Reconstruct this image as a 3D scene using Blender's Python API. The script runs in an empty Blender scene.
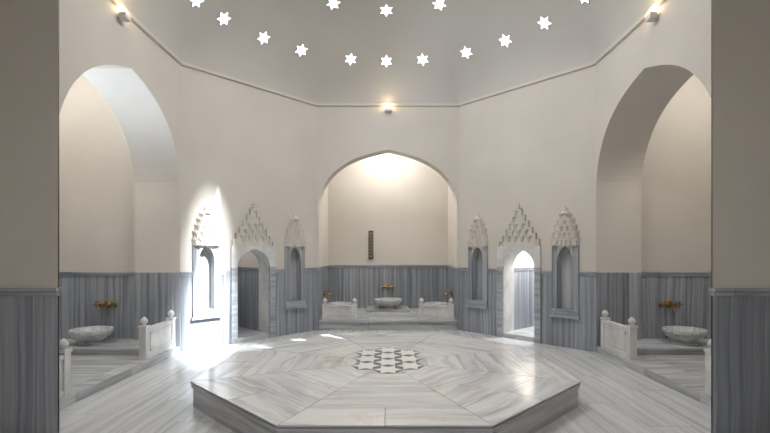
import bpy, bmesh, math, random
from mathutils import Vector, Matrix
random.seed(4)
scene=bpy.context.scene
scene.view_settings.view_transform='Standard'
scene.view_settings.look='None'
scene.view_settings.exposure=0.0
W=bpy.data.worlds.new("World"); scene.world=W; W.use_nodes=True
W.node_tree.nodes['Background'].inputs[0].default_value=(0.6,0.7,0.85,1)
W.node_tree.nodes['Background'].inputs[1].default_value=0.05

# ---------------------------------------------------------------- materials
def newmat(name):
    m=bpy.data.materials.new(name); m.use_nodes=True
    nt=m.node_tree; b=nt.nodes['Principled BSDF']
    return m,nt,b
def N(nt,t,**k):
    n=nt.nodes.new(t)
    for a,v in k.items(): setattr(n,a,v)
    return n
def math_(nt,op,a,b=None,c=None):
    n=N(nt,'ShaderNodeMath',operation=op)
    for i,v in enumerate((a,b,c)):
        if v is None: continue
        if isinstance(v,(int,float)): n.inputs[i].default_value=v
        else: nt.links.new(v,n.inputs[i])
    return n.outputs[0]
def plaster(name,col,var=0.04):
    m,nt,b=newmat(name)
    tc=N(nt,'ShaderNodeTexCoord')
    no=N(nt,'ShaderNodeTexNoise'); no.inputs['Scale'].default_value=0.9; no.inputs['Detail'].default_value=6
    nt.links.new(tc.outputs['Object'],no.inputs['Vector'])
    r=N(nt,'ShaderNodeValToRGB')
    r.color_ramp.elements[0].position=.3; r.color_ramp.elements[1].position=.7
    r.color_ramp.elements[0].color=(*[c*(1-var) for c in col],1)
    r.color_ramp.elements[1].color=(*[min(1,c*(1+var)) for c in col],1)
    nt.links.new(no.outputs['Fac'],r.inputs[0]); nt.links.new(r.outputs[0],b.inputs['Base Color'])
    n2=N(nt,'ShaderNodeTexNoise'); n2.inputs['Scale'].default_value=14; n2.inputs['Detail'].default_value=8
    nt.links.new(tc.outputs['Object'],n2.inputs['Vector'])
    bp=N(nt,'ShaderNodeBump'); bp.inputs['Strength'].default_value=.12; bp.inputs['Distance'].default_value=.02
    nt.links.new(n2.outputs['Fac'],bp.inputs['Height']); nt.links.new(bp.outputs[0],b.inputs['Normal'])
    b.inputs['Roughness'].default_value=.85
    return m
def marble(name,dark,light,w=.5,h=50,sx=9,sy=.5,rough=.3,stain=0.0,joint=.004,jointcol=.6,contrast=(.36,.64),spec=.4,slabvar=.12,stagger=0.37,warpa=.12):
    m,nt,b=newmat(name); L=nt.links
    uv=N(nt,'ShaderNodeUVMap'); sep=N(nt,'ShaderNodeSeparateXYZ'); L.new(uv.outputs[0],sep.inputs[0])
    U,V=sep.outputs[0],sep.outputs[1]
    us=math_(nt,'DIVIDE',U,w); iu=math_(nt,'FLOOR',us); fu=math_(nt,'FRACT',us)
    vs=math_(nt,'ADD',math_(nt,'DIVIDE',V,h),math_(nt,'MULTIPLY',iu,stagger)); iv=math_(nt,'FLOOR',vs); fv=math_(nt,'FRACT',vs)
    wn=N(nt,'ShaderNodeTexWhiteNoise',noise_dimensions='2D')
    cb=N(nt,'ShaderNodeCombineXYZ'); L.new(iu,cb.inputs[0]); L.new(iv,cb.inputs[1]); L.new(cb.outputs[0],wn.inputs['Vector'])
    rnd=wn.outputs['Value']
    n0=N(nt,'ShaderNodeTexNoise'); n0.inputs['Scale'].default_value=1.0; n0.inputs['Detail'].default_value=3
    c0=N(nt,'ShaderNodeCombineXYZ'); L.new(U,c0.inputs[0]); L.new(math_(nt,'MULTIPLY',V,.8),c0.inputs[1]); L.new(math_(nt,'MULTIPLY',rnd,31),c0.inputs[2]); L.new(c0.outputs[0],n0.inputs['Vector'])
    warp=math_(nt,'MULTIPLY',math_(nt,'SUBTRACT',n0.outputs['Fac'],.5),warpa)
    c1=N(nt,'ShaderNodeCombineXYZ')
    L.new(math_(nt,'MULTIPLY',math_(nt,'ADD',U,warp),sx),c1.inputs[0]); L.new(math_(nt,'MULTIPLY',V,sy),c1.inputs[1]); L.new(math_(nt,'MULTIPLY',rnd,57),c1.inputs[2])
    n1=N(nt,'ShaderNodeTexNoise'); n1.inputs['Scale'].default_value=1; n1.inputs['Detail'].default_value=7; n1.inputs['Roughness'].default_value=.62
    L.new(c1.outputs[0],n1.inputs['Vector'])
    r=N(nt,'ShaderNodeValToRGB'); e=r.color_ramp.elements
    e[0].position=contrast[0]; e[0].color=(*dark,1); e[1].position=contrast[1]; e[1].color=(*light,1)
    L.new(n1.outputs['Fac'],r.inputs[0]); col=r.outputs[0]
    mul=math_(nt,'ADD',math_(nt,'MULTIPLY',rnd,slabvar*2),1-slabvar)
    d=math_(nt,'MULTIPLY',math_(nt,'MINIMUM',fu,math_(nt,'SUBTRACT',1,fu)),w)
    d2=math_(nt,'MULTIPLY',math_(nt,'MINIMUM',fv,math_(nt,'SUBTRACT',1,fv)),h)
    jm=math_(nt,'LESS_THAN',math_(nt,'MINIMUM',d,d2),joint)
    mul=math_(nt,'MULTIPLY',mul,math_(nt,'SUBTRACT',1,math_(nt,'MULTIPLY',jm,1-jointcol)))
    if stain>0:
        n3=N(nt,'ShaderNodeTexNoise'); n3.inputs['Scale'].default_value=1.6; n3.inputs['Detail'].default_value=8; n3.inputs['Roughness'].default_value=.7
        L.new(c0.outputs[0],n3.inputs['Vector'])
        rr=N(nt,'ShaderNodeValToRGB'); rr.color_ramp.elements[0].position=.56; rr.color_ramp.elements[1].position=.70
        L.new(n3.outputs['Fac'],rr.inputs[0])
        mx=N(nt,'ShaderNodeMix',data_type='RGBA'); L.new(math_(nt,'MULTIPLY',rr.outputs[0],stain),mx.inputs[0]); L.new(col,mx.inputs[6]); mx.inputs[7].default_value=(.46,.34,.25,1)
        col=mx.outputs[2]
    vm=N(nt,'ShaderNodeVectorMath',operation='SCALE'); L.new(col,vm.inputs[0]); L.new(mul,vm.inputs['Scale'])
    L.new(vm.outputs[0],b.inputs['Base Color'])
    b.inputs['Roughness'].default_value=rough; b.inputs['Specular IOR Level'].default_value=spec
    return m
def simple(name,col,rough=.5,metal=0,emit=None,es=1):
    m,nt,b=newmat(name); b.inputs['Base Color'].default_value=(*col,1); b.inputs['Roughness'].default_value=rough; b.inputs['Metallic'].default_value=metal
    no=N(nt,'ShaderNodeTexNoise'); no.inputs['Scale'].default_value=20
    mr=N(nt,'ShaderNodeMapRange'); mr.inputs[3].default_value=max(0,rough-.06); mr.inputs[4].default_value=min(1,rough+.06)
    nt.links.new(no.outputs['Fac'],mr.inputs[0]); nt.links.new(mr.outputs[0],b.inputs['Roughness'])
    if emit: b.inputs['Emission Color'].default_value=(*emit,1); b.inputs['Emission Strength'].default_value=es
    return m
M_PL=plaster('plaster_cream',(.635,.592,.535))
M_DOME=plaster('plaster_dome',(.55,.525,.492),.03)
M_WAIN=marble('marble_wainscot',(.15,.167,.195),(.43,.45,.48),w=.62,sx=15,sy=.2,rough=.28,warpa=.12,contrast=(.32,.68))
M_NICHE=marble('marble_niche',(.30,.315,.34),(.52,.53,.54),w=5,sx=12,sy=.3,rough=.4)
M_FLOOR=marble('marble_floor',(.40,.41,.43),(.62,.625,.635),w=.5,h=2.1,sx=14,sy=.3,rough=.19,stain=.12,warpa=.2,contrast=(.26,.60),slabvar=.06,spec=.5)
M_SLAB=marble('marble_slab',(.38,.39,.42),(.75,.75,.745),w=.52,h=60,sx=8,sy=.55,rough=.13,stain=.6,joint=.003,contrast=(.24,.55),slabvar=.05,spec=.5,warpa=.5)
M_SIDE=marble('marble_slab_side',(.30,.31,.33),(.54,.54,.545),w=50,h=1.9,sx=.8,sy=12,rough=.35,stain=.2)
M_STEP=marble('marble_step',(.34,.35,.37),(.57,.575,.58),w=1.3,h=.6,sx=1.0,sy=9,rough=.25,stain=.1)
M_WHITE=marble('marble_carved_white',(.52,.515,.505),(.69,.68,.665),w=50,sx=3,sy=2,rough=.5,joint=0,stain=.12)
M_BASIN=marble('marble_basin_grey',(.38,.385,.39),(.64,.635,.63),w=50,sx=4,sy=9,rough=.35,joint=0,stain=.1)
M_CARV=marble('stone_carved_cream',(.55,.515,.465),(.65,.615,.56),w=50,sx=5,sy=5,rough=.7,joint=0)
M_CAP=marble('marble_cap',(.24,.26,.29),(.44,.46,.48),w=1.7,sx=1,sy=9,rough=.35)
M_INW=simple('inlay_white',(.82,.81,.79),.3)
M_IND=simple('inlay_dark',(.11,.115,.13),.3)
M_JOINT=simple('joint_dark',(.2,.2,.21),.7)
M_BRASS=simple('brass',(.36,.25,.11),.3,1)
M_BRONZE=simple('bronze_plaque',(.09,.075,.06),.4,.6)
M_FIX=simple('fixture_white',(.6,.6,.58),.4)
M_GLOW=simple('lamp_glow',(1,.9,.7),.5,0,(1,.80,.48),9)
M_STAR=simple('star_glass',(.95,.97,1),.3,0,(.93,.96,1),2.6)

# ---------------------------------------------------------------- mesh helper
class MB:
    def __init__(s): s.v=[]; s.f=[]; s.m=[]; s.mats=[]; s.uv={}
    def mi(s,mat):
        if mat not in s.mats: s.mats.append(mat)
        return s.mats.index(mat)
    def face(s,pts,mat,uv=None):
        b=len(s.v); s.v+= [tuple(p) for p in pts]; s.f.append(list(range(b,b+len(pts)))); s.m.append(s.mi(mat))
        if uv: s.uv[len(s.f)-1]=uv
    def prism(s,bot,top,mat,cap=True):
        n=len(bot)
        for i in range(n):
            j=(i+1)%n; s.face([bot[i],bot[j],top[j],top[i]],mat)
        if cap: s.face(list(reversed(bot)),mat); s.face(top,mat)
    def poly(s,xy,z0,z1,mat): s.prism([(x,y,z0) for x,y in xy],[(x,y,z1) for x,y in xy],mat)
    def box(s,c,d,mat,M=None):
        x,y,z=d[0]/2,d[1]/2,d[2]/2
        P=lambda a,b,e:(M@Vector((c[0]+a*x,c[1]+b*y,c[2]+e*z)) if M else Vector((c[0]+a*x,c[1]+b*y,c[2]+e*z)))
        s.prism([P(-1,-1,-1),P(1,-1,-1),P(1,1,-1),P(-1,1,-1)],[P(-1,-1,1),P(1,-1,1),P(1,1,1),P(-1,1,1)],mat)
    def lathe(s,prof,mat,M=None,n=32,rmod=None):
        rings=[]
        for r,z in prof:
            ring=[]
            for i in range(n):
                a=2*math.pi*i/n; rr=r*(rmod(a,z) if rmod else 1)
                p=Vector((rr*math.cos(a),rr*math.sin(a),z)); ring.append(M@p if M else p)
            rings.append(ring)
        for k in range(len(rings)-1):
            for i in range(n):
                j=(i+1)%n; s.face([rings[k][i],rings[k][j],rings[k+1][j],rings[k+1][i]],mat)
        s.face(list(reversed(rings[0])),mat); s.face(rings[-1],mat)
    def cyl(s,p0,p1,r0,r1,mat,n=14):
        p0=Vector(p0);p1=Vector(p1); q=(p1-p0).to_track_quat('Z','Y').to_matrix().to_4x4(); Mx=Matrix.Translation(p0)@q; L=(p1-p0).length
        s.lathe([(r0,0),(r1,L)],mat,Mx,n)
    def ball(s,c,r,mat,n=14,sz=1):
        pr=[(max(1e-4,r*math.sin(math.pi*k/8)),-r*sz*math.cos(math.pi*k/8)) for k in range(9)]
        s.lathe(pr,mat,Matrix.Translation(Vector(c)),n)
    def obj(s,name,parent=None,smooth=False,bevel=0,merge=True,normals=True):
        me=bpy.data.meshes.new(name); me.from_pydata(s.v,[],s.f)
        for m in s.mats: me.materials.append(m)
        for i,p in enumerate(me.polygons): p.material_index=s.m[i]
        me.update()
        uvl=me.uv_layers.new(name='UVMap')
        for i,p in enumerate(me.polygons):
            n=p.normal
            if i in s.uv:
                for li,q in zip(p.loop_indices,s.uv[i]): uvl.data[li].uv=q
                continue
            if abs(n.z)>.75:
                for li in p.loop_indices:
                    co=me.vertices[me.loops[li].vertex_index].co; uvl.data[li].uv=(co.x+20,co.y+20)
            else:
                t=Vector((-n.y,n.x,0)); t=t.normalized() if t.length>1e-6 else Vector((1,0,0))
                if t.x<0 or (abs(t.x)<1e-4 and t.y<0): t=-t
                for li in p.loop_indices:
                    co=me.vertices[me.loops[li].vertex_index].co; uvl.data[li].uv=(co.dot(t)+20,co.z)
        bm=bmesh.new(); bm.from_mesh(me)
        if merge: bmesh.ops.remove_doubles(bm,verts=bm.verts,dist=1e-5)
        if normals: bmesh.ops.recalc_face_normals(bm,faces=bm.faces)
        bm.to_mesh(me); bm.free()
        o=bpy.data.objects.new(name,me); scene.collection.objects.link(o)
        if smooth:
            for p in me.polygons: p.use_smooth=True
            try: me.set_sharp_from_angle(angle=math.radians(38))
            except Exception: pass
        if bevel:
            bv=o.modifiers.new('bevel','BEVEL'); bv.width=bevel; bv.segments=2; bv.limit_method='ANGLE'
        if parent: o.parent=parent
        return o
def empty(name,loc=(0,0,0)):
    e=bpy.data.objects.new(name,None); scene.collection.objects.link(e); return e

# ---------------------------------------------------------------- layout
CY=7.4; ZC=5.80; WZ=1.59
def arch(c,hw,zs,za,n=36):
    out=[]
    for i in range(n+1):
        a=math.pi*i/n; o=-math.cos(a); ao=abs(o)
        z=.74*math.sqrt(max(0,1-ao**3))+.26*(1-ao)
        out.append((c+o*hw,zs+(za-zs)*z))
    return out
class Fr:
    """wall frame: u along, z up, o = offset into the room"""
    def __init__(s,p0,p1,inside=(0,CY)):
        s.p0=Vector((p0[0],p0[1],0)); d=Vector((p1[0],p1[1],0))-s.p0; s.L=d.length; s.t=d.normalized()
        n=Vector((-s.t.y,s.t.x,0)); mid=s.p0+d/2
        if n.dot(Vector((inside[0],inside[1],0))-mid)<0: n=-n
        s.n=n
    def __call__(s,u,z,o=0): return s.p0+s.t*u+s.n*o+Vector((0,0,z))
def wall_layer(mb,F,z0,z1,ops,mat,off=0,u0=0,u1=None):
    if u1 is None: u1=F.L
    ops=sorted(ops,key=lambda q:q['a']); cur=u0
    for q in ops:
        if q['a']>cur: mb.face([F(cur,z0,off),F(q['a'],z0,off),F(q['a'],z1,off),F(cur,z1,off)],mat)
        cur=q['b']; th=q.get('th',.4)
        zb=q.get('zb',0)
        if zb>z0:
            mb.face([F(q['a'],z0,off),F(q['b'],z0,off),F(q['b'],zb,off),F(q['a'],zb,off)],mat)
            mb.face([F(q['a'],zb,off),F(q['b'],zb,off),F(q['b'],zb,-th),F(q['a'],zb,-th)],mat)
        pr=q['prof']; zlo=max(z0,zb); rm=q.get('rmat',mat)
        zs=min(pr[0][1],z1)
        for u in (q['a'],q['b']):
            if zs>zlo: mb.face([F(u,zlo,off),F(u,zs,off),F(u,zs,-th),F(u,zlo,-th)],rm)
        if pr[0][1]<z1:
            for (ua,za),(ub,zb2) in zip(pr[:-1],pr[1:]):
                mb.face([F(ua,za,off),F(ub,zb2,off),F(ub,z1,off),F(ua,z1,off)],mat)
                mb.face([F(ua,za,off),F(ub,zb2,off),F(ub,zb2,-th),F(ua,za,-th)],rm)
        if q.get('back'):
            bm_=q['back']
            if pr[0][1]<z1: mb.face([F(q['a'],zlo,-th)]+[F(u,z,-th) for u,z in pr]+[F(q['b'],zlo,-th)],bm_)
            else: mb.face([F(q['a'],zlo,-th),F(q['b'],zlo,-th),F(q['b'],z1,-th),F(q['a'],z1,-th)],bm_)
    if cur<u1: mb.face([F(cur,z0,off),F(u1,z0,off),F(u1,z1,off),F(cur,z1,off)],mat)
def full_wall(name,p0,p1,ops=(),top=ZC,inside=(0,CY),z0=0,wz=WZ,cap=True,base=False):
    F=Fr(p0,p1,inside)
    mb=MB(); wall_layer(mb,F,wz,top,list(ops),M_PL); W_=mb.obj(name,smooth=False,normals=False)
    mb=MB(); wall_layer(mb,F,z0,wz,list(ops),M_WAIN,off=.0); mb.obj('wainscot',W_,normals=False)
    if cap:
        mb=MB(); cur=0
        for q in sorted(ops,key=lambda q:q['a'])+[dict(a=F.L,b=F.L)]:
            a=cur; b=q['a']
            if b-a>.02:
                for z0_,z1_,o in ((wz-.075,wz-.03,.016),(wz-.022,wz+.012,.03)):
                    mb.prism([F(a,z0_,-.01),F(b,z0_,-.01),F(b,z0_,o),F(a,z0_,o)],[F(a,z1_,-.01),F(b,z1_,-.01),F(b,z1_,o),F(a,z1_,o)],M_CAP)
            cur=q['b']
        mb.obj('wainscot_cap',W_)
    return F,W_

xb=1.834; xs=4.144; dB=11.54; dC=8.99; dN=5.50
ha=1.775
opB=dict(a=xb-ha,b=xb+ha,th=.42,prof=arch(xb,ha,3.20,4.63))
FB,wb=full_wall('wall_back',(-xb,dB),(xb,dB),[opB])
FL=None
for sgn,nm in ((-1,'left'),(1,'right')):
    c=dC-7.28
    op=dict(a=c-1.68,b=c+1.68,th=.9,prof=arch(c,1.68,3.25,4.97))
    full_wall('wall_'+nm,(sgn*xs,dC),(sgn*xs,dN),[op])
    p0=(sgn*xb,dB);p1=(sgn*xs,dC)
    L=math.hypot(p1[0]-p0[0],p1[1]-p0[1])
    sh=.028 if sgn<0 else 0
    T1,T2,TD=(.17+sh,.82+sh,.4985+sh)
    ops=[]
    for t in (T1,T2):
        u=t*L; ops.append(dict(a=u-.17,b=u+.17,zb=.80,th=.15,prof=arch(u,.17,1.80,2.12,16),back=M_NICHE,rmat=M_NICHE))
    u=TD*L; ops.append(dict(a=u-.41,b=u+.41,th=.45,prof=arch(u,.41,1.66,2.07,24),rmat=M_WHITE))
    F,wo=full_wall('wall_back_'+nm,p0,p1,ops)
    if sgn<0: FL=F
    # ---------------- doorway surround with stepped crown
    mb=MB()
    def slabw(mb,u0,u1,z0,z1,o0,o1,mat): 
        mb.prism([F(u0,z0,o0),F(u1,z0,o0),F(u1,z0,o1),F(u0,z0,o1)],[F(u0,z1,o0),F(u1,z1,o0),F(u1,z1,o1),F(u0,z1,o1)],mat)
    uc=u; hw=.555
    pr=arch(uc,.41,1.66,2.07,24)
    slabw(mb,uc-hw,uc-.41,0,1.66,-.02,.045,M_CAP); slabw(mb,uc+.41,uc+hw,0,1.66,-.02,.045,M_CAP)
    for (ua,za),(ub,zb_) in zip([(uc-hw,1.66)]+pr,pr+[(uc+hw,1.66)]):
        if ub-ua<1e-5: continue
        za2=max(za,1.66); zb2=max(zb_,1.66)
        mb.prism([F(ua,za2,-.02),F(ub,zb2,-.02),F(ub,zb2,.045),F(ua,za2,.045)],[F(ua,2.14,-.02),F(ub,2.14,-.02),F(ub,2.14,.045),F(ua,2.14,.045)],M_WHITE)
    # stepped crown: raised stepped border around a recessed stepped field
    steps=[(.53,2.14,2.28),(.445,2.28,2.42),(.36,2.42,2.56),(.27,2.56,2.70),(.18,2.70,2.84),(.10,2.84,2.98)]
    for i,(hw_,z0,z1) in enumerate(steps):
        nx=steps[i+1][0] if i+1<len(steps) else 0
        slabw(mb,uc-hw_,uc+hw_,z0,z1,-.02,.022,M_CARV)
        bw=.05
        for sg in (-1,1):
            a_,b_=sorted((uc+sg*hw_,uc+sg*(hw_-bw))); slabw(mb,a_,b_,z0,z1,.0,.06,M_CARV)
            if nx>0:
                a_,b_=sorted((uc+sg*(hw_-bw*.5),uc+sg*(nx-bw))); slabw(mb,a_,b_,z1-.045,z1,.0,.06,M_CARV)
        if i==len(steps)-1: slabw(mb,uc-hw_,uc+hw_,z1-.045,z1,.0,.06,M_CARV)
        if hw_>.25 and i>0:
            k=max(1,round((hw_*2-.24)/.16)); w=(hw_*2-.2)/k
            for q in range(k):
                cu=uc-hw_+.1+w*(q+.5)
                mb.cyl(F(cu,z0-.05,.018),F(cu,z1-.06,.018),w*.15,w*.44,M_CARV,8)
    mb.lathe([(.03,0),(.05,.04),(.02,.08),(.035,.11),(.002,.17)],M_CARV,Matrix.Translation(F(uc,2.97,.02)),10)
    mb.obj('doorway_surround',smooth=True)
    # ---------------- niches with muqarnas hood
    for t in (T1,T2):
        u=t*L; mb=MB()
        slabw(mb,u-.29,u-.17,.72,2.16,-.02,.035,M_WAIN); slabw(mb,u+.17,u+.29,.72,2.16,-.02,.035,M_WAIN)
        slabw(mb,u-.29,u+.29,.66,.80,-.02,.05,M_CAP); slabw(mb,u-.32,u+.32,.62,.665,-.02,.075,M_CAP)
        pr=arch(u,.17,1.80,2.12,16)
        for (ua,za),(ub,zb_) in zip(pr[:-1],pr[1:]):
            mb.prism([F(ua,za,-.02),F(ub,zb_,-.02),F(ub,zb_,.035),F(ua,za,.035)],[F(ua,2.16,-.02),F(ub,2.16,-.02),F(ub,2.16,.035),F(ua,2.16,.035)],M_CARV)
        tiers=[(.29,2.13,2.28,6,.12),(.275,2.28,2.43,5,.11),(.24,2.43,2.57,4,.10),(.195,2.57,2.70,3,.085),(.135,2.70,2.81,2,.06)]
        for hw_,z0,z1,k,o in tiers:
            ch=hw_*.35
            def oc_(z,g=0): return [F(u-hw_-g,z,-.02),F(u-hw_-g,z,o*.35),F(u-hw_+ch,z,o+g),F(u+hw_-ch,z,o+g),F(u+hw_+g,z,o*.35),F(u+hw_+g,z,-.02)]
            mb.prism(oc_(z0+.01),oc_(z1-.03),M_CARV); mb.prism(oc_(z1-.03,.012),oc_(z1,.012),M_CARV)
            w=hw_*2/k
            for i in range(k):
                cu=u-hw_+w*(i+.5); oo=o*(1 if 0<i<k-1 else .6)
                mb.cyl(F(cu,z0-.01,oo),F(cu,z1-.035,oo),w*.12,w*.46,M_CARV,8)
        mb.lathe([(.10,0),(.085,.04),(.05,.07),(.05,.10),(.002,.17)],M_CARV,Matrix.Translation(F(u,2.80,.02)),10)
        mb.obj('muqarnas_niche',smooth=True)
    # ---------------- cubicle behind the doorway
    a=F(uc-.75,0,-.45); b=F(uc+.75,0,-.45); c_=F(uc+.75,0,-2.2); d_=F(uc-.75,0,-2.2)
    ins=F(uc,0,-1.3)
    for nm2,(q0,q1) in (('far',(c_,d_)),('near',(b,c_)),('rear',(d_,a))):
        full_wall('wall_cubicle_%s_%s'%(nm,nm2),(q0.x,q0.y),(q1.x,q1.y),[],top=3.2,inside=(ins.x,ins.y))
    mb=MB(); mb.face([F(uc-.8,3.2,-.4),F(uc+.8,3.2,-.4),F(uc+.8,3.2,-2.25),F(uc-.8,3.2,-2.25)],M_PL); mb.obj('ceiling_cubicle_'+nm)
    mb=MB(); mb.prism([F(uc-.409,0,.0),F(uc+.409,0,.0),F(uc+.409,0,-.45),F(uc-.409,0,-.45)],[F(uc-.409,.1,.0),F(uc+.409,.1,.0),F(uc+.409,.1,-.45),F(uc-.409,.1,-.45)],M_STEP); mb.obj('door_threshold')
    ld=bpy.data.lights.new('cubicle_light','AREA'); ld.energy=(14 if sgn<0 else 120); ld.size=.7; ld.color=(.97,.98,1)
    lo=bpy.data.objects.new('cubicle_light',ld); scene.collection.objects.link(lo); lo.location=F(uc,3.1,-1.3)

for sgn,nm in ((-1,'left'),(1,'right')):
    px=3.63 if sgn<0 else 3.57; pd=4.95
    full_wall('wall_near_'+nm,(sgn*xs,dN),(sgn*px,pd+.02),[])
    full_wall('wall_front_'+nm,(sgn*px,pd),(sgn*6.0,pd),[],inside=(0,0))
    full_wall('wall_vestibule_'+nm,(sgn*6.0,pd),(sgn*6.0,-2.5),[],inside=(0,0))
full_wall('wall_vestibule_rear',(-6,-2.5),(6,-2.5),[],inside=(0,0))
oc=[(xb,dB),(xs,dC),(xs,dN),(xb,3.26),(-xb,3.26),(-xs,dN),(-xs,dC),(-xb,dB)]
mb=MB(); mb.face([(x,y,ZC) for x,y in [(-6,-2.5),(6,-2.5),(6,dN),(xs,dN),(xb,3.26),(-xb,3.26),(-xs,dN),(-6,dN)]],M_PL); mb.obj('ceiling_vestibule')

mb=MB(); mb.prism([(-8,-3,-.1),(8,-3,-.1),(8,15,-.1),(-8,15,-.1)],[(-8,-3,0),(8,-3,0),(8,15,0),(-8,15,0)],M_FLOOR); mb.obj('floor')

def octo(k,z):
    out=[]
    n=len(oc)
    for i in range(n):
        p=Vector(oc[i]); a=Vector(oc[i-1]); b=Vector(oc[(i+1)%n])
        d1=(p-a).normalized(); d2=(b-p).normalized()
        n1=Vector((-d1.y,d1.x)); n2=Vector((-d2.y,d2.x)); ctr=Vector((0,CY))
        if n1.dot(ctr-p)<0: n1=-n1
        if n2.dot(ctr-p)<0: n2=-n2
        m=(n1+n2).normalized(); s=k/max(.3,m.dot(n1)); q=p+m*s
        out.append((q.x,q.y,z))
    return out
mb=MB(); prof=[(-.02,ZC-.07),(.05,ZC-.06),(.055,ZC+.0),(.0,ZC+.015)]
for (k0,z0),(k1,z1) in zip(prof[:-1],prof[1:]):
    A=octo(k0,z0);B=octo(k1,z1)
    for i in range(8):
        j=(i+1)%8; mb.face([A[i],A[j],B[j],B[i]],M_PL)
mb.obj('trim_1')

def octr(phi):
    dx,dy=math.sin(phi),math.cos(phi); best=1e9
    n=len(oc)
    for i in range(n):
        x1,y1=oc[i][0],oc[i][1]-CY; x2,y2=oc[(i+1)%n][0],oc[(i+1)%n][1]-CY
        ex,ey=x2-x1,y2-y1; den=dx*ey-dy*ex
        if abs(den)<1e-9: continue
        t=(x1*ey-y1*ex)/den; s=(x1*dy-y1*dx)/den
        if t>0 and -1e-6<=s<=1+1e-6: best=min(best,t)
    return best
DH=2.1
def dome(phi,th):
    bl=min(1,th/math.radians(30)); bl=bl*bl*(3-2*bl)
    R=octr(phi)*(1-bl)+4.14*bl
    r=R*math.cos(th)
    return Vector((r*math.sin(phi),CY+r*math.cos(phi),ZC+DH*math.sin(th)))
v=[];f=[];NP=288;NT=48
for k in range(NT):
    th=math.radians(90)*k/NT
    for i in range(NP): v.append(dome(2*math.pi*i/NP,th))
v.append(Vector((0,CY,ZC+DH)))
for k in range(NT-1):
    for i in range(NP):
        j=(i+1)%NP; f.append((k*NP+i,k*NP+j,(k+1)*NP+j,(k+1)*NP+i))
for i in range(NP): f.append(((NT-1)*NP+i,(NT-1)*NP+(i+1)%NP,len(v)-1))
me=bpy.data.meshes.new('ceiling'); me.from_pydata(v,[],f); me.materials.append(M_DOME)
for p in me.polygons: p.use_smooth=True
do=bpy.data.objects.new('ceiling',me); scene.collection.objects.link(do)
mb=MB()
def star(phi,th,R):
    p=dome(phi,th); e=1e-3
    tu=(dome(phi+e,th)-p).normalized(); tv=(dome(phi,th+e)-p).normalized(); tv=(tv-tu*tv.dot(tu)).normalized()
    n=tu.cross(tv); 
    if n.dot(Vector((0,CY,ZC-1))-p)<0: n=-n
    def pt(k,s,o):
        a=math.pi/2+math.pi*k/6; r=R*s*(1 if k%2==0 else .54); return p+tu*(r*math.cos(a))+tv*(r*math.sin(a))+n*o
    mb.face([pt(k,1,.012) for k in range(12)],M_STAR)
    for k in range(12):
        mb.face([pt(k,1,.012),pt(k+1,1,.012),pt(k+1,1.05,.02),pt(k,1.05,.02)],M_DOME)
        mb.face([pt(k,1.05,.02),pt(k+1,1.05,.02),pt(k+1,1.12,-.01),pt(k,1.12,-.01)],M_DOME)
outer=[-63,-47.5,-33,-14.2,-.6,13.2,29.8,44.8,60]+[76+15*k for k in range(15)]
for a in outer: star(math.radians(a),math.radians(26),.155)
for i in range(14): star(math.radians(360/14*i-.8),math.radians(50),.16)
for i in range(8): star(math.radians(45*i),math.radians(71),.16)
mb.obj('star_skylights',normals=False)

# ---------------------------------------------------------------- iwan rooms
def ceil(name,x0,x1,y0,y1,z):
    mb=MB(); mb.face([(x0,y0,z),(x1,y0,z),(x1,y1,z),(x0,y1,z)],M_PL); mb.obj(name)
ibx=1.86; d1=14.0
full_wall('wall_iwan_back_rear',(-ibx,d1),(ibx,d1),[],top=5.6,inside=(0,12))
full_wall('wall_iwan_back_left',(-ibx,dB+.40),(-ibx,d1),[],top=5.6,inside=(0,12))
full_wall('wall_iwan_back_right',(ibx,dB+.40),(ibx,d1),[],top=5.6,inside=(0,12))
ceil('ceiling_iwan_back',-ibx,ibx,dB+.4,d1,5.6)
mb=MB(); e=.003
mb.poly([(-ha+e,dB+.02),(ha-e,dB+.02),(ha-e,dB+.42),(ibx-e,dB+.42),(ibx-e,d1-e),(-ibx+e,d1-e),(-ibx+e,dB+.42),(-ha+e,dB+.42)],0,.20,M_STEP)
mb.poly([(-ha+e,dB-.03),(ha-e,dB-.03),(ha-e,dB+.42),(ibx-e,dB+.42),(ibx-e,d1-e),(-ibx+e,d1-e),(-ibx+e,dB+.42),(-ha+e,dB+.42)],.20,.25,M_STEP)
mb.poly([(-.62,13.0),(.62,13.0),(.62,d1-e),(-.62,d1-e)],.25,.33,M_STEP)
mb.obj('iwan_platform_back')
for sgn,nm in ((-1,'left'),(1,'right')):
    X0=sgn*(xs+.90);X1=sgn*7.0
    full_wall('wall_iwan_%s_far'%nm,(X0,9.10),(X1,9.10),[],top=6.4,inside=(X0,7))
    full_wall('wall_iwan_%s_near'%nm,(X0,5.50),(X1,5.50),[],top=6.4,inside=(X0,7))
    full_wall('wall_iwan_%s_rear'%nm,(X1,5.50),(X1,9.10),[],top=6.4,inside=(X0,7))
    ceil('ceiling_iwan_'+nm,min(X0,X1),max(X0,X1),5.5,9.1,6.4)
    mb=MB(); s=sgn
    mb.poly([(s*(xs+.01),5.603),(X0,5.603),(X0,5.503),(s*6.997,5.503),(s*6.997,9.097),(X0,9.097),(X0,8.957),(s*(xs+.01),8.957)],0,.12,M_STEP)
    for y0,z0,z1 in ((8.22,.12,.212),(8.18,.212,.25)):
        mb.poly([(s*(xs+.20),y0),(s*6.997,y0),(s*6.997,9.097),(X0,9.097),(X0,8.957),(s*(xs+.20),8.957)],z0,z1,M_STEP)
    mb.obj('iwan_platform_'+nm)

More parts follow.
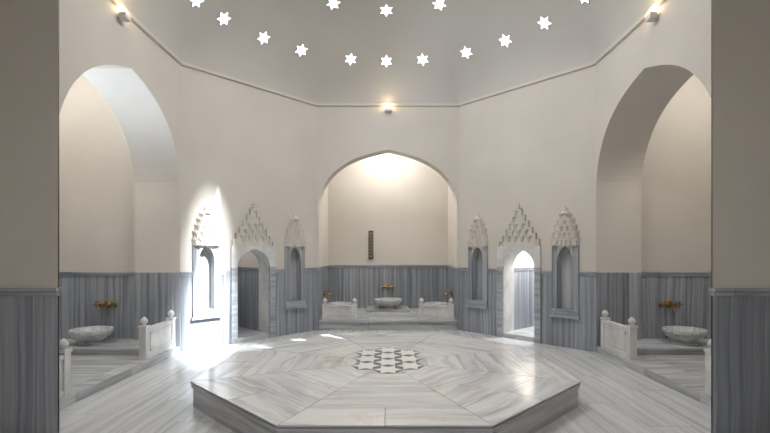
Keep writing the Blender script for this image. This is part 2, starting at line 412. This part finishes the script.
# ---------------------------------------------------------------- balustrade panels
def balustrade(p0,p1,zb,h,side=1):
    F=Fr(p0,p1,(p0[0]+(p1[1]-p0[1]),p0[1]-(p1[0]-p0[0]))); L=F.L; mb=MB()
    def S(u0,u1,z0,z1,o,mat=M_WHITE): mb.prism([F(u0,z0,-o),F(u1,z0,-o),F(u1,z0,o),F(u0,z0,o)],[F(u0,z1,-o),F(u1,z1,-o),F(u1,z1,o),F(u0,z1,o)],mat)
    S(0,L-.10,zb,zb+h*.84,.035)
    S(0,L-.10,zb+h*.78,zb+h*.88,.05)
    S(0,L-.10,zb,zb+h*.12,.05)
    for o in (-.036,.036):
        a,b=.08,L-.2
        for (q0,q1,z0,z1) in ((a,b,zb+h*.2,zb+h*.24),(a,b,zb+h*.68,zb+h*.72),(a,a+.03,zb+h*.2,zb+h*.72),(b-.03,b,zb+h*.2,zb+h*.72)):
            if b-a>.1: mb.prism([F(q0,z0,o-.008),F(q1,z0,o-.008),F(q1,z0,o+.008),F(q0,z0,o+.008)],[F(q0,z1,o-.008),F(q1,z1,o-.008),F(q1,z1,o+.008),F(q0,z1,o+.008)],M_WHITE)
    for uu in ((.06,L-.07) if L>.5 else (L-.07,)):
        S(uu-.06,uu+.06,zb,zb+h*.93,.06)
        S(uu-.07,uu+.07,zb+h*.90,zb+h*.96,.07)
        mb.lathe([(.035,0),(.03,.02),(.058,.055),(.062,.085),(.045,.12),(.015,.145),(.002,.155)],M_WHITE,Matrix.Translation(F(uu,zb+h*.955,0)),14)
    return mb.obj('marble_balustrade',smooth=True)
for s in (-1,1):
    balustrade((s*1.70,dB+.16),(s*.80,dB+.16),.251,.42)
    balustrade((s*(xs+.12),8.90),(s*(xs+.12),7.80),.121,.62)
    balustrade((s*(xs+.12),5.66),(s*(xs+.12),5.98),.121,.62)

# ---------------------------------------------------------------- kurna basins
def basin(x,y,z,R=.36,h=.29,cut=None):
    mb=MB(); Mx=Matrix.Translation((x,y,z))
    prof=[(R*.62,0),(R*.64,.03*h/.29),(R*.52,.05*h/.29),(R*.60,.075*h/.29),(R*.84,.14*h/.29),(R*.94,.20*h/.29)]
    mb.lathe(prof,M_BASIN,Mx,64,lambda a,zz:1+.035*abs(math.sin(a*10)) if .06<zz<.19*h/.29 else 1)
    mb.lathe([(R*.93,.20*h/.29),(R*1.0,.215*h/.29),(R*1.02,.24*h/.29),(R*1.0,.285*h/.29),(R*.97,.29*h/.29),(R*.86,.285*h/.29),(R*.80,.24*h/.29),(R*.6,.13*h/.29),(R*.2,.09*h/.29)],M_BASIN,Mx,64)
    return mb.obj('marble_basin',smooth=True)
def taps(pos,nrm,s=1.0):
    n=Vector(nrm).normalized(); side=Vector((0,0,1)).cross(n); p=Vector(pos); mb=MB(); up=Vector((0,0,1))
    P=lambda a,b,c:p+side*(a*s)+up*(b*s)+n*(c*s)
    q=n.to_track_quat('Z','Y').to_matrix().to_4x4()
    mb.lathe([(.07*s,0),(.07*s,.012*s),(.045*s,.03*s),(.02*s,.035*s)],M_BRASS,Matrix.Translation(p)@q,32)
    mb.cyl(P(-.12,0,.06),P(.12,0,.06),.02*s,.02*s,M_BRASS)
    mb.cyl(P(0,0,0),P(0,0,.09),.028*s,.024*s,M_BRASS)
    mb.cyl(P(0,0,.07),P(0,-.03,.17),.022*s,.018*s,M_BRASS); mb.cyl(P(0,-.03,.17),P(0,-.10,.19),.018*s,.02*s,M_BRASS)
    for sg in (-1,1):
        q2=Matrix.Translation(P(sg*.13,0,0))@q
        mb.lathe([(.045*s,0),(.045*s,.01*s),(.022*s,.025*s)],M_BRASS,q2,20)
        mb.cyl(P(sg*.13,0,0),P(sg*.13,0,.12),.02*s,.016*s,M_BRASS)
        mb.cyl(P(sg*.13,-.05,.12),P(sg*.13,.05,.12),.01*s,.01*s,M_BRASS,8)
        mb.cyl(P(sg*.13-.05,0,.12),P(sg*.13+.05,0,.12),.01*s,.01*s,M_BRASS,8)
        for a,b in ((0,.05),(0,-.05),(.05,0),(-.05,0)): mb.ball(P(sg*.13+a,b,.12),.014*s,M_BRASS,8)
    mb.ball(P(0,.045,.06),.022*s,M_BRASS,12,1.3)
    return mb.obj('brass_tap',smooth=True)
basin(0,13.42,.331,.42,.27); taps((0,13.995,.93),(0,-1,0),1.1)
for s in (-1,1):
    basin(s*1.40,13.0,.251,.34,.28); taps((s*1.855,13.05,.80),(-s,0,0),1.15)
    basin(s*5.68,8.62,.251,.365,.28); taps((s*5.66,9.095,.95),(0,-1,0),1.15)
mb=MB(); mb.box((-.53,13.985,2.22),(.15,.03,.88),M_BRONZE); mb.box((-.53,13.965,2.22),(.10,.012,.80),simple('bronze_light',(.30,.24,.17),.45,.5))
for k in range(7): mb.box((-.53,13.955,1.92+k*.1),(.06,.01,.045),M_BRONZE)
mb.obj('bronze_plaque',bevel=.004)

# ---------------------------------------------------------------- central heated slab
SC=Vector((-.03,6.85,0)); SA=2.52; SH=.33
def ring(a,z,c=SC): 
    R=a/math.cos(math.pi/8); return [Vector((c.x+R*math.cos(math.pi/8+math.pi/4*i),c.y+R*math.sin(math.pi/8+math.pi/4*i),z)) for i in range(8)]
root=empty('octagonal_marble_slab')
mb=MB()
mb.prism(ring(SA-.03,0),ring(SA-.03,.25),M_SIDE)
mb.prism(ring(SA-.012,.252),ring(SA-.004,SH-.03),M_SIDE)
mb.prism(ring(SA-.02,SH-.03),ring(SA-.02,SH-.012),M_JOINT)
mb.obj('slab_body',root)
mb=MB(); g=.003
def sect(i,a0,a1,u_off,parts=1):
    A0=ring(a0,0);A1=ring(a1,0); j=(i+1)%8
    for k in range(parts):
        s0,s1=k/parts,(k+1)/parts
        pts=[A0[i].lerp(A0[j],s0),A0[i].lerp(A0[j],s1),A1[i].lerp(A1[j],s1),A1[i].lerp(A1[j],s0)]
        c=sum(pts,Vector())/4
        pts=[p+(c-p).normalized()*g*1.4 for p in pts]
        ang=math.pi/8+math.pi/4*(i+.5); rd=Vector((math.cos(ang),math.sin(ang),0)); tg=Vector((-rd.y,rd.x,0))
        uv=[((p-SC).dot(rd)*1.0+u_off+i*3.12+k*.52*4,(p-SC).dot(tg)+i*7) for p in pts]
        bot=[Vector((p.x,p.y,SH-.02)) for p in pts]; top=[Vector((p.x,p.y,SH)) for p in pts]
        mb.face(top,M_SLAB,uv)
        for q in range(4): mb.face([bot[q],bot[(q+1)%4],top[(q+1)%4],top[q]],M_SIDE)
for i in range(8):
    sect(i,SA-.50,SA,.06,2)
    sect(i,1.35,SA-.50,2.2,1)
    sect(i,.45,1.35,4.6,1)
A=ring(.45,SH); mb.face(A,M_SLAB)
mb.obj('slab_top_pieces',root,normals=True)
# star inlay: white hexagrams set in dark stone hexagons (honeycomb)
mb=MB()
def hexs(cx,cy,r,inn,mat,z):
    pts=[Vector((cx+r*(1 if q%2==0 else inn)*math.cos(math.pi/6*q),cy+1.15*r*(1 if q%2==0 else inn)*math.sin(math.pi/6*q),0)) for q in range(12)]
    mb.prism([p+Vector((0,0,SH)) for p in pts],[p+Vector((0,0,SH+z)) for p in pts],mat)
hr=.215
for cx,n in ((-1.5*hr,3),(0,4),(1.5*hr,3)):
    for k in range(n):
        cy=7.03+(k-(n-1)/2)*hr*1.732*1.15
        hexs(cx,cy,hr,.866,M_IND,.002); hexs(cx,cy,hr*.96,.577,M_INW,.004)
mb.obj('star_inlay',root)

# ---------------------------------------------------------------- cornice luminaires
def lum(pos,nrm):
    n=Vector(nrm); side=Vector((0,0,1)).cross(n); p=Vector(pos); up=Vector((0,0,1)); mb=MB()
    Mx=Matrix.Translation(p)@Matrix((( side.x,n.x,0,0),(side.y,n.y,0,0),(0,0,1,0),(0,0,0,1)))
    mb.box((0,.08,0),(.15,.11,.09),M_FIX,Mx); mb.box((0,.02,-.02),(.08,.06,.06),M_FIX,Mx)
    mb.box((0,.08,.05),(.12,.08,.012),M_GLOW,Mx)
    o=mb.obj('cornice_uplight',bevel=.004)
    l=bpy.data.lights.new('uplight_lamp','POINT'); l.energy=3.5; l.color=(1,.74,.40); l.shadow_soft_size=.04
    lo=bpy.data.objects.new('uplight_lamp',l); scene.collection.objects.link(lo); lo.location=p+n*.13+up*.10; lo.parent=o
lum((0,dB,ZC-.17),(0,-1,0)); lum((-xs,6.95,ZC-.17),(1,0,0)); lum((xs,6.95,ZC-.17),(-1,0,0))

# ---------------------------------------------------------------- lights
def area(name,loc,size,e,col=(1,1,1),target=None,shape='DISK',spread=180):
    l=bpy.data.lights.new(name,'AREA'); l.energy=e; l.size=size; l.color=col; l.shape=shape; l.spread=math.radians(spread)
    o=bpy.data.objects.new(name,l); scene.collection.objects.link(o); o.location=loc
    if target: o.rotation_euler=(Vector(target)-Vector(loc)).to_track_quat('-Z','Y').to_euler()
    return o
area('dome_fill',(0,7.2,7.7),2.4,208,(.98,.99,1))  # added disk lamp under the closed apex, fills in for the dome's daylight
area('iwan_top_light_back',(0,13.0,5.5),1.6,92,(1,.97,.91))  # area lamps under closed iwan ceilings, light from above
area('iwan_top_light_left',(-6.1,7.3,6.3),1.4,85,(1,.985,.95))
area('iwan_top_light_right',(6.1,7.3,6.3),1.4,65,(1,.96,.89))
area('iwan_soffit_fill_left',(-6.9,6.6,3.2),.8,34,(.75,.87,1),target=(-4.3,7.6,4.8),spread=70)  # added cool lamp that washes the vault soffit; no window built here
area('vestibule_light',(0,-.5,5.7),2,140,(1,.98,.95))
def sunspot(src,dst,ang,e,blend=.35,sx=1.0):
    l=bpy.data.lights.new('sunbeam','SPOT'); l.energy=e; l.color=(.90,.96,1); l.spot_size=math.radians(ang); l.spot_blend=blend; l.shadow_soft_size=.01
    o=bpy.data.objects.new('sunbeam',l); scene.collection.objects.link(o); o.location=src
    o.rotation_euler=(Vector(dst)-Vector(src)).to_track_quat('-Z','Y').to_euler(); o.scale=(sx,1,1)
S0=Vector((1.6,6.3,7.3)); L=FL.L
# (t along the back-left wall, z, angle, energy, blend, x-squash)
for t,z,a,e,b,sx in ((.772,2.85,8,5500,1,.16),(.79,1.9,13,6500,1,.25),(.885,1.1,14,13000,1,.16),(.80,.9,12,12000,1,.25),(.745,.7,10,8000,1,.2),(.86,2.3,7,6000,1,.3),(.93,.6,10,11000,1,.25),(.84,.5,13,9000,1,.9),(.83,1.7,22,7000,1,.42)):
    sunspot(S0,FL(t*L,z),a,e,b,sx)
for dst,a,e,b,sx in (((-3.45,8.95,0),12,9000,1,.9),((-2.7,9.5,.0),7,6500,1,.5),((-1.3,9.1,.32),4.5,7500,.8,.4),((-1.75,8.6,.32),3.5,8500,.8,.5),((-3.1,8.2,0),11,5000,1,.9),((-1.0,8.8,.32),3,7000,.7,.3),((-2.2,7.9,.32),3,5500,.8,.4)):
    sunspot(S0,dst,a,e,b,sx)

cd=bpy.data.cameras.new('camera'); co=bpy.data.objects.new('camera',cd); scene.collection.objects.link(co)
co.location=(0,0,2.0); co.rotation_euler=(math.radians(90),0,0)
cd.sensor_width=36; cd.lens=450/770*36; cd.shift_y=35.5/770; cd.shift_x=-3/770
cd.clip_start=.05
scene.camera=co
